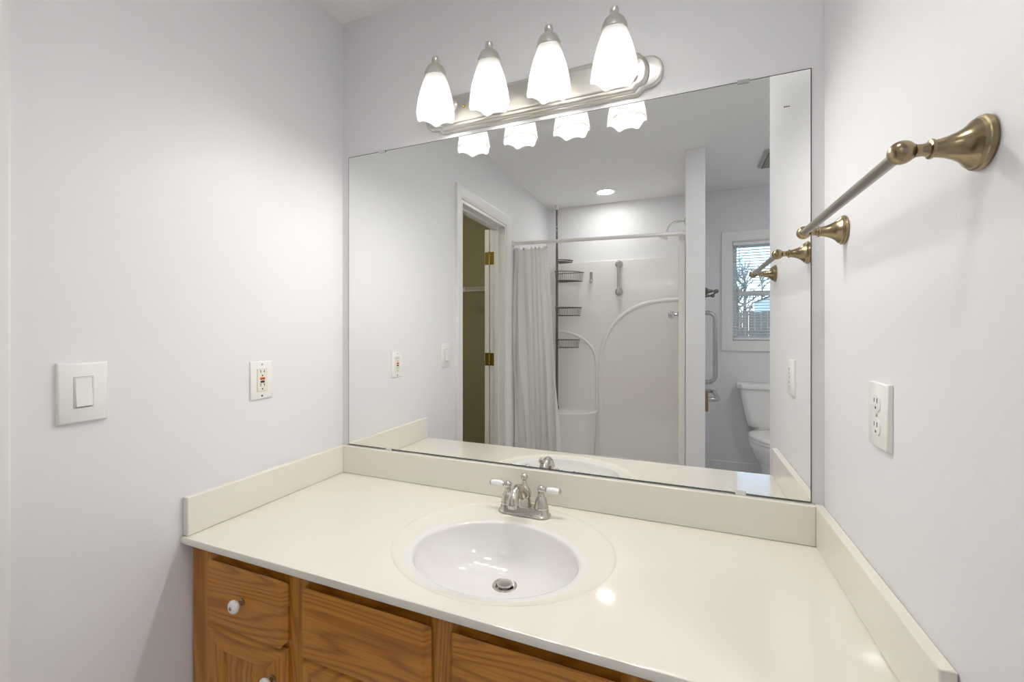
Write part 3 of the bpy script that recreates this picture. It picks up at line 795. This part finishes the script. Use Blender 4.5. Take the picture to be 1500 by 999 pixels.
# curtain rod and curtain
rod = thing('shower_rod', 'white shower curtain rod spanning the shower opening', 'curtain rod', (0.6, -1.80, 1.165))
ra_, rb_ = Vector((0.004, -1.800, 1.178)), Vector((1.190, -1.800, 1.155))
MB().tube([ra_, ra_.lerp(rb_, 0.86), rb_], 0.0125, 18).build('rod', M['white_metal'], rod)
MB().tube([ra_.lerp(rb_, 0.955), rb_], 0.0155, 18).build('rod_sleeve', M['white_metal'], rod)
for p, s in ((ra_, 1), (rb_, -1)):
    MB().lathe([(0.0001, -0.003), (0.021, -0.003), (0.021, 0.006), (0.016, 0.014), (0.0001, 0.014)], p, 'x' if s > 0 else '-x', 20).build('end_cap', M['white_metal'], rod)
ct = thing('shower_curtain', 'white cloth shower curtain gathered at the left end of the rod', 'curtain', (0.16, -1.80, FL + 0.04))
NU, NV = 220, 60
rows = []
zt, zb = 1.140, FL + 0.045
ph = [random.uniform(-0.5, 0.5) for _ in range(16)]
for j in range(NV + 1):
    t = j / NV
    z = zt + (zb - zt) * t
    xl = 0.020 - 0.004 * math.sin(PI * t); xr = 0.282 + 0.012 * t + 0.085 * t ** 0.85
    row = []
    for i in range(NU + 1):
        s = i / NU
        w = 6.5 * s + 0.30 * math.sin(3.1 * s * PI + 2.2 * t) + 0.50 * t * math.sin(5 * s + 1.3 + 1.5 * t)
        amp = (0.014 + 0.012 * t) * (0.70 + 0.45 * math.sin(7 * s + 2.6 * t))
        x = xl + (xr - xl) * (s + 0.012 * math.sin(2 * PI * w * 2) * (1 - t * 0.3))
        sag = -0.010 * abs(math.sin(PI * w)) * max(0, 1 - t * 14)
        y = -1.797 + amp * math.sin(2 * PI * w) + 0.006 * math.sin(4 * PI * w + 3 * t + 1) * t
        y = min(y, -1.772 + 0.0)
        row.append((max(x, 0.004), y, z + sag))
    rows.append(row)
MB().loft(rows, False, False, False).build('cloth', M['curtain'], ct, smooth=80, solid=0.0012)
for k in range(9):
    x = 0.028 + k * 0.0308
    zc_ = 1.178 - (x / 1.19) * 0.023
    ring = [(x + 0.002 * math.sin(a), -1.800 + 0.0165 * math.cos(a), zc_ - 0.010 + 0.026 * math.sin(a)) for a in [2 * PI * i / 24 for i in range(24)]]
    MB().tube(ring, 0.0016, 6, True).build('curtain_ring', M['white_metal'], ct)
for x in (0.10, 0.19, 0.276):
    MB().lathe([(0.004, 0), (0.0075, 0), (0.0075, 0.0025), (0.004, 0.0025)], (x, -1.775, 1.128), 'y', 16).build('grommet', M['vent'], ct)

# shower head and valve on the partition
hd = thing('showerhead', 'chrome shower head with a white nozzle on the partition inside the shower', 'shower head', (1.194, -2.30, 1.345))
MB().lathe([(0.0001, 0), (0.030, 0), (0.029, 0.003), (0.016, 0.010), (0.0001, 0.011)], (1.1935, -2.30, 1.345), '-x', 24).build('wall_flange', M['chrome'], hd)
MB().tube(smoothpath([(1.192, -2.30, 1.345), (1.150, -2.30, 1.350), (1.110, -2.30, 1.342), (1.078, -2.30, 1.315), (1.062, -2.30, 1.290)], 6), 0.0085, 14).build('shower_arm', M['chrome'], hd)
dirv = Vector((-0.45, 0, -0.89)).normalized(); uu = Vector((0, 1, 0)); vv = dirv.cross(uu)
MB().lathe([(0.0001, 0), (0.011, 0), (0.014, 0.012), (0.013, 0.022), (0.018, 0.032), (0.034, 0.058), (0.037, 0.064), (0.036, 0.070), (0.0001, 0.071)], (1.066, -2.30, 1.296), (uu, vv, dirv), 28).build('nozzle', M['white_metal'], hd)['label'] = 'white flared nozzle'
va = thing('shower_valve', 'chrome shower valve with a clear knob on the partition wall', 'valve', (1.166, -2.30, 0.650))
MB().lathe([(0.0001, 0), (0.075, 0), (0.073, 0.004), (0.045, 0.010), (0.022, 0.013), (0.020, 0.030), (0.0001, 0.030)], (1.1655, -2.30, 0.650), '-x', 36).build('escutcheon', M['chrome'], va)
MB().lathe([(0.0001, 0.030), (0.012, 0.030), (0.012, 0.045), (0.026, 0.050), (0.030, 0.062), (0.030, 0.078), (0.024, 0.090), (0.0001, 0.094)], (1.1655, -2.30, 0.650), '-x', 10).build('knob', M['chrome'], va)

# small grab bar and hook on the shower back wall
gb = thing('suction_grab_bar', 'short upright steel handle on suction cups on the shower back wall', 'grab bar', (0.655, sy, 1.0))
for z in (1.118, 0.873):
    MB().lathe([(0.0001, 0), (0.034, 0), (0.033, 0.008), (0.026, 0.018), (0.015, 0.024), (0.0001, 0.025)], (0.655, sy + 0.0005, z), 'y', 24).build('suction_cup', M['steel'], gb)
    MB().box((0.640, sy + 0.018, z - 0.020), (0.670, sy + 0.052, z + 0.020)).build('clamp', M['steel'], gb, 0.006)
MB().tube([(0.655, sy + 0.045, 1.126), (0.655, sy + 0.045, 0.865)], 0.012, 16).build('bar', M['steel'], gb)
hk = thing('shower_hook', 'small chrome hook on the shower back wall beside the handle', 'hook', (0.410, sy, 1.0))
MB().box((0.397, sy + 0.0005, 0.985), (0.423, sy + 0.010, 1.060)).build('back_strip', M['steel'], hk, 0.004)
MB().tube(smoothpath([(0.410, sy + 0.008, 0.995), (0.410, sy + 0.020, 0.968), (0.410, sy + 0.040, 0.960), (0.410, sy + 0.050, 0.985)], 5), 0.007, 10).build('hook', M['chrome'], hk)
MB().sphere((0.410, sy + 0.014, 0.975), 0.018, 14, sz=0.8).build('hook_ball', M['chrome'], hk)

# tension pole caddy
PX, PY = 0.112, -2.655
cy = thing('shower_caddy', 'dark bronze tension pole caddy with wire corner baskets in the shower', 'shower caddy', (PX, PY, -0.187))
MB().tube([(PX, PY, -0.1865), (PX, PY, 1.28)], 0.0115, 16).build('pole', M['bronze'], cy)
MB().lathe([(0.0001, 0.0005), (0.020, 0.0005), (0.020, 0.010), (0.0145, 0.030), (0.0001, 0.031)], (PX, PY, -0.1875), 'z', 20).build('lower_foot', M['bronze'], cy)
MB().tube([(PX, PY, 1.28), (PX, PY, 1.640)], 0.0095, 16).build('upper_pole', M['bronze'], cy)
MB().lathe([(0.0001, 1.636), (0.012, 1.636), (0.014, 1.650), (0.020, 1.674), (0.020, H - 0.0005), (0.0001, H - 0.0005)], (PX, PY, 0), 'z', 20).build('ceiling_foot', M['white_metal'], cy)
for z in (1.44, 1.47):
    MB().lathe([(0.0100, z), (0.0135, z), (0.0135, z + 0.012), (0.0100, z + 0.012)], (PX, PY, 0), 'z', 18).build('pole_collar', M['chrome'], cy)
def basket(z, depth, R, flat=False):
    # corner basket: along the back wall to the right, rounded front
    o = [(PX + 0.005, PY - 0.045)] + [(PX + 0.01 + R * math.sin(math.radians(a)), PY - 0.045 + R * 0.85 * math.cos(math.radians(a))) for a in (88, 80, 70, 60, 50, 40, 30, 20, 10, 2)] 
    P = [Vector((x, y, 0)) for x, y in o]
    P = [p for p in smoothpath(P + [P[0]], 4)][:-1]
    cen = sum(P, Vector()) / len(P)
    b = MB()
    b.tube([p + Vector((0, 0, z)) for p in P], 0.0040, 8, True)
    Q = [cen + (p - cen) * 0.90 + Vector((0, 0, z - depth)) for p in P]
    b.tube(Q, 0.0034, 8, True)
    for i in range(0, len(P), 2):
        b.tube([P[i] + Vector((0, 0, z)), Q[i]], 0.0016, 5)
    y = min(q.y for q in Q) + 0.014
    while y < max(q.y for q in Q) - 0.008:
        xs = []
        for i in range(len(Q)):
            a, c = Q[i], Q[(i + 1) % len(Q)]
            if (a.y - y) * (c.y - y) < 0: xs.append(a.x + (c.x - a.x) * (y - a.y) / (c.y - a.y))
        if len(xs) >= 2: b.tube([(min(xs), y, z - depth), (max(xs), y, z - depth)], 0.0018, 5)
        y += 0.018
    b.build('basket', M['bronze'], cy, smooth=60)
basket(1.170, 0.020, 0.120); basket(1.055, 0.080, 0.215); basket(0.737, 0.072, 0.195); basket(0.447, 0.070, 0.180)

# ------------------------------------------------------------------ ceiling fittings
rl = thing('recessed_light', 'round recessed ceiling light above the shower', 'ceiling light', (0.586, -2.434, H))
MB().lathe([(0.062, 0.0005), (0.095, 0.0005), (0.094, 0.004), (0.085, 0.007), (0.068, 0.006), (0.062, 0.002)], (0.586, -2.434, H), '-z', 40).build('trim_ring', M['white_metal'], rl)
MB().lathe([(0.0001, 0.0008), (0.0655, 0.0008), (0.0655, 0.003), (0.045, 0.0065), (0.0001, 0.008)], (0.586, -2.434, H), '-z', 40).build('lens', M['lens'], rl)
rm = thing('recessed_light', 'added unseen fill light, recessed in the ceiling in front of the vanity', 'ceiling light', (1.08, -0.86, H))  # invented fixture above the mirror's view, fills the room with light
MB().lathe([(0.098, 0.0005), (0.130, 0.0005), (0.129, 0.004), (0.120, 0.007), (0.104, 0.006), (0.098, 0.002)], (1.08, -0.86, H), '-z', 48).build('trim_ring', M['white_metal'], rm)
MB().lathe([(0.0001, 0.0008), (0.1015, 0.0008), (0.1015, 0.003), (0.07, 0.006), (0.0001, 0.007)], (1.08, -0.86, H), '-z', 48).build('lens', M['main_fill'], rm)
kl = thing('closet_fill_light', 'added unseen fill bulb in a white holder on the closet ceiling', 'ceiling light', (-0.80, -1.10, H))  # invented bulb out of view, added to brighten the olive closet
MB().lathe([(0.0001, 0.0005), (0.055, 0.0005), (0.055, 0.012), (0.030, 0.022), (0.022, 0.050), (0.0001, 0.050)], (-0.80, -1.10, H), '-z', 28).build('lampholder', M['ceramic'], kl)
MB().sphere((-0.80, -1.10, H - 0.095), 0.048, 24).build('bulb', M['closet_fill'], kl)
re_ = thing('recessed_light', 'added unseen fill light, recessed in the entry ceiling beyond the right wall', 'ceiling light', (2.10, -1.35, H))  # invented fixture hidden by the right wall, lifts the alcove and rear
MB().lathe([(0.062, 0.0005), (0.095, 0.0005), (0.094, 0.004), (0.085, 0.007), (0.068, 0.006), (0.062, 0.002)], (2.10, -1.35, H), '-z', 40).build('trim_ring', M['white_metal'], re_)
MB().lathe([(0.0001, 0.0008), (0.0655, 0.0008), (0.0655, 0.003), (0.045, 0.0065), (0.0001, 0.008)], (2.10, -1.35, H), '-z', 40).build('lens', M['entry_fill'], re_)
vt = thing('exhaust_vent', 'square grey grille of the ceiling exhaust fan over the toilet', 'vent', (1.822, -2.12, H))
MB().loft([[(1.822 + a, -2.12 + b, H - d) for a, b in rrect(w, w, 0.02, 4)] for w, d in ((0.33, 0.0005), (0.33, 0.008), (0.30, 0.022))]).build('cover', M['vent'], vt)
mb = MB()
for k in range(17):
    v = -0.131 + k * 0.0164
    mb.box((1.822 - 0.138, -2.12 + v - 0.002, H - 0.0225), (1.822 + 0.138, -2.12 + v + 0.002, H - 0.0265)).box((1.822 + v - 0.002, -2.12 - 0.138, H - 0.0225), (1.822 + v + 0.002, -2.12 + 0.138, H - 0.0262))
mb.build('grille', M['vent'], vt, smooth=0)
MB().box((1.822 - 0.142, -2.12 - 0.142, H - 0.0215), (1.822 + 0.142, -2.12 + 0.142, H - 0.0228)).build('grille_backing', M['grille'], vt, smooth=0)

# ------------------------------------------------------------------ toilet
TX = 1.800
tl = thing('toilet', 'white two-piece toilet with closed lid under the window', 'toilet', (TX, -2.4, FL))
def srect(cx, cy_, w, d, z, r, n=8): return [(x, y, z) for x, y in rrect(w, d, r, n, cx, cy_)]
rings = []
for z, w, d in ((-0.215, 0.300, 0.140), (-0.200, 0.325, 0.155), (-0.150, 0.350, 0.165), (-0.07, 0.385, 0.175), (0.02, 0.415, 0.182), (0.078, 0.430, 0.186)):
    rings.append(srect(TX, BACK + 0.018 + 0.093, w, d, z, 0.045))
MB().loft(rings).build('tank', M['porcelain'], tl, smooth=60)
MB().loft([srect(TX, BACK + 0.018 + 0.095, 0.440, 0.192, 0.0785, 0.045), srect(TX, BACK + 0.018 + 0.096, 0.468, 0.208, 0.084, 0.048), srect(TX, BACK + 0.018 + 0.096, 0.470, 0.210, 0.108, 0.048), srect(TX, BACK + 0.018 + 0.096, 0.462, 0.202, 0.117, 0.046), srect(TX, BACK + 0.018 + 0.096, 0.42, 0.17, 0.120, 0.04)]).build('tank_lid', M['porcelain'], tl, smooth=50)
MB().tube([(TX + 0.16, BACK + 0.205, 0.04), (TX + 0.16, BACK + 0.225, 0.04), (TX + 0.10, BACK + 0.228, 0.032)], 0.006, 10).build('flush_lever', M['chrome'], tl)
YB = BACK + 0.20         # rear of the bowl seat
def egg(z, wx, y0, y1, n=40, p=1.0):
    c = (y0 + y1) / 2; out = []
    for k in range(n):
        a = 2 * PI * k / n
        sy_ = math.sin(a)
        wid = wx * (1 - 0.10 * sy_) 
        out.append((TX + wid * math.cos(a), c + (y1 - y0) / 2 * sy_, z))
    return out
rings = [egg(FL, 0.125, YB + 0.02, YB + 0.33), egg(FL + 0.02, 0.125, YB + 0.02, YB + 0.33), egg(FL + 0.05, 0.105, YB + 0.03, YB + 0.30), egg(FL + 0.14, 0.100, YB + 0.02, YB + 0.30), egg(FL + 0.21, 0.125, YB - 0.01, YB + 0.37), egg(FL + 0.28, 0.162, YB - 0.03, YB + 0.44), egg(FL + 0.325, 0.182, YB - 0.04, YB + 0.470), egg(FL + 0.355, 0.186, YB - 0.04, YB + 0.475), egg(FL + 0.365, 0.180, YB - 0.035, YB + 0.47)]
MB().loft(rings).build('bowl', M['porcelain'], tl, smooth=70)
MB().box((TX - 0.11, BACK + 0.03, FL + 0.22), (TX + 0.11, YB + 0.05, -0.214)).build('tank_shelf', M['porcelain'], tl, 0.03, seg=4)
MB().loft([egg(FL + 0.366, 0.180, YB + 0.0, YB + 0.475), egg(FL + 0.369, 0.187, YB - 0.005, YB + 0.48), egg(FL + 0.380, 0.187, YB - 0.005, YB + 0.48), egg(FL + 0.384, 0.182, YB, YB + 0.475)]).build('seat', M['ceramic'], tl, smooth=60)
MB().loft([egg(FL + 0.386, 0.182, YB - 0.005, YB + 0.475), egg(FL + 0.389, 0.188, YB - 0.012, YB + 0.482), egg(FL + 0.399, 0.188, YB - 0.012, YB + 0.482), egg(FL + 0.406, 0.176, YB, YB + 0.47), egg(FL + 0.408, 0.12, YB + 0.05, YB + 0.42)]).build('seat_lid', M['ceramic'], tl, smooth=60)

# ------------------------------------------------------------------ grab bars on the partition
def grab(name, label, pts, r=0.016):
    t = thing(name, label, 'grab bar', pts[0])
    return t
g1 = grab('grab_bar', 'upright stainless grab bar on the partition facing the toilet', [(1.307, -2.2, 0.40)])
xo = 1.307 + 0.078
def ubar(a, b, x0, x1, r):
    a, b = Vector(a), Vector(b); d = (b - a).normalized(); rad = 0.05
    def corner(p, dd):
        out = []
        for k in range(7):
            th = PI / 2 * k / 6
            out.append(Vector((x1 - rad + rad * math.sin(th), p.y, p.z)) + dd * (rad - rad * math.cos(th)))
        return out
    s = [Vector((x0, a.y, a.z))] + corner(a, d)
    e = [Vector((x0, b.y, b.z))] + corner(b, -d)
    return MB().tube(s + list(reversed(e)), r, 16)
ubar((0, -2.2, 0.655), (0, -2.2, 0.160), 1.309, xo + 0.004, 0.0155).build('bar', M['steel'], g1)
for z in (0.655, 0.160): MB().lathe([(0.0001, 0.0003), (0.038, 0.0003), (0.037, 0.006), (0.030, 0.010), (0.0001, 0.011)], (1.307, -2.2, z), 'x', 28).build('wall_flange', M['steel'], g1)
g2 = grab('grab_bar', 'level stainless grab bar low on the partition beside the toilet', [(1.307, -2.12, 0.085)])
ubar((0, -1.915, 0.078), (0, -2.36, 0.078), 1.309, xo + 0.006, 0.0155).build('bar', M['steel'], g2)
for y in (-1.915, -2.36): MB().lathe([(0.0001, 0.0003), (0.038, 0.0003), (0.037, 0.006), (0.030, 0.010), (0.0001, 0.011)], (1.307, y, 0.078), 'x', 28).build('wall_flange', M['steel'], g2)
bk = MB()
bk.box((1.3075, -1.90, 0.005), (1.329, -1.855, 0.135))
bk = bk.build('wooden_block', M['brown'], None, 0.003)
tag(bk, 'small brown wooden block on the partition at the end of the low grab bar', 'block')

# ------------------------------------------------------------------ outside the window
struct('ground', MB().box((-30, BACK - 0.13, FL - 0.5), (34, -60, FL - 0.25)), M['grass'])
GZ = FL - 0.25
def tree(x, y, h, seed, label):
    rnd = random.Random(seed)
    t = thing('bare_tree', label, 'tree', (x, y, GZ), 'bare trees outside the window')
    tr = MB(); br_ = MB()
    top_ = Vector((x + rnd.uniform(-.4, .4), y, GZ + h))
    base_ = Vector((x, y, GZ - 0.05))
    trunk = [base_.lerp(top_, i / 8) + Vector((rnd.uniform(-.08, .08), rnd.uniform(-.08, .08), 0)) * (i > 0) for i in range(9)]
    r0 = 0.11 + h * 0.012
    tr.tube(trunk, [r0 * (1 - i / 8.6) for i in range(9)], 8)
    tr.build('trunk', M['bark'], t)
    def branch(p, d, L, r, lev):
        pts = [p]; dd = d.copy()
        for k in range(4):
            dd = (dd + Vector((rnd.uniform(-.25, .25), rnd.uniform(-.25, .25), rnd.uniform(-.05, .22)))).normalized()
            pts.append(pts[-1] + dd * L / 4)
        br_.tube(pts, [r * (1 - k / 4.6) for k in range(5)], 4)
        if lev:
            for k in range(4):
                q = pts[rnd.randint(1, 4)]
                branch(q, (dd + Vector((rnd.uniform(-1, 1), rnd.uniform(-1, 1), rnd.uniform(-.2, .6)))).normalized(), L * rnd.uniform(.4, .65), r * .5, lev - 1)
    for k in range(11):
        f = rnd.uniform(.3, .95)
        p = base_.lerp(top_, f)
        a = rnd.uniform(0, 2 * PI)
        branch(p, Vector((math.cos(a), math.sin(a), rnd.uniform(.2, .9))).normalized(), h * rnd.uniform(.22, .4) * (1.2 - f * .6), r0 * .45, 2)
    br_.build('branches', M['bark'], t, smooth=0)
for i, (x, y, h) in enumerate(((3.8, -25.0, 4.6), (5.0, -33.0, 6.0), (7.3, -41.0, 6.4), (5.2, -51.0, 8.6))):
    tree(x, y, h, 11 + i, ['nearest bare tree outside, at the left edge of the window', 'tall bare tree outside behind the middle of the window',
                           'bare tree outside rising beside the pale house', 'farthest and tallest bare tree outside the window'][i])
fe = thing('garden_fence', 'weathered brown board fence across the yard outside', 'fence', (5.0, -13.0, GZ))
mb = MB()
for k in range(30):
    x = -1.0 + k * 0.155
    mb.box((x, -13.0, GZ), (x + 0.145, -13.02, GZ + 1.95 + 0.02 * math.sin(k * 2.1)))
mb.build('boards', M['fence'], fe, smooth=0)
mb = MB().box((-1.0, -13.021, GZ + 0.3), (3.63, -13.06, GZ + 0.39)).box((-1.0, -13.021, GZ + 1.3), (3.63, -13.06, GZ + 1.39))
mb.build('rails', M['fence'], fe, smooth=0)
ho = thing('neighbour_house', 'pale house with grey roof outside at the right of the window', 'house', (6.5, -16.0, GZ))
MB().box((3.72, -13.3, GZ), (9.6, -18.5, GZ + 2.5)).build('walls', M['siding'], ho, 0.01)
MB().prism([(3.62, GZ + 2.5), (9.9, GZ + 2.5), (6.8, GZ + 3.4)], -13.1, -18.8, 'xz').build('roof', M['roofing'], ho, smooth=0)
mb = MB().box((4.3, -13.27, GZ + 1.0), (5.3, -13.31, GZ + 2.1))
mb.build('house_window', M['car_glass'], ho, 0.005)
MB().box((4.2, -13.25, GZ + 0.9), (4.3, -13.305, GZ + 2.2)).box((5.3, -13.25, GZ + 0.9), (5.4, -13.305, GZ + 2.2)).box((4.3, -13.25, GZ + 2.1), (5.3, -13.305, GZ + 2.2)).box((4.3, -13.25, GZ + 0.9), (5.3, -13.305, GZ + 1.0)).build('window_frame', M['trim'], ho, smooth=0)
ca = thing('parked_car', 'white car parked in the yard outside the window', 'car', (1.65, -9.0, GZ))
def carprof(pts, y0, y1): return [[(x, y, z + GZ) for x, z in [(4.65 - a, b * 1.06) for a, b in pts]] for y in (y0, y1)]
bodyp = [(1.2, 0.30), (1.15, 0.60), (1.25, 0.78), (1.75, 0.88), (2.25, 0.92), (3.9, 0.93), (4.5, 0.88), (4.75, 0.80), (4.85, 0.55), (4.80, 0.30)]
MB().loft(carprof(bodyp, -8.2, -9.8)).build('body', M['car'], ca, 0.06, seg=3)
cabp = [(2.05, 0.91), (2.75, 1.30), (3.10, 1.36), (3.65, 1.34), (4.25, 0.92)]
MB().loft(carprof(cabp, -8.32, -9.68)).build('roof', M['car'], ca, 0.05, seg=3)
MB().loft([[(x, y, z + GZ) for x, z in ((4.65 - a, b * 1.06) for a, b in ((2.30, 0.96), (2.80, 1.25), (3.10, 1.29), (3.60, 1.27), (4.0, 0.96)))] for y in (-8.30, -9.70)]).build('windows', M['car_glass'], ca)
for x in (2.80, 0.55):
    for y in (-8.18, -9.66):
        MB().lathe([(0.0001, 0), (0.16, 0), (0.30, 0.01), (0.32, 0.04), (0.32, 0.14), (0.29, 0.16), (0.0001, 0.16)], (x, y, GZ + 0.32), '-y', 24).build('wheel', M['tyre'], ca)
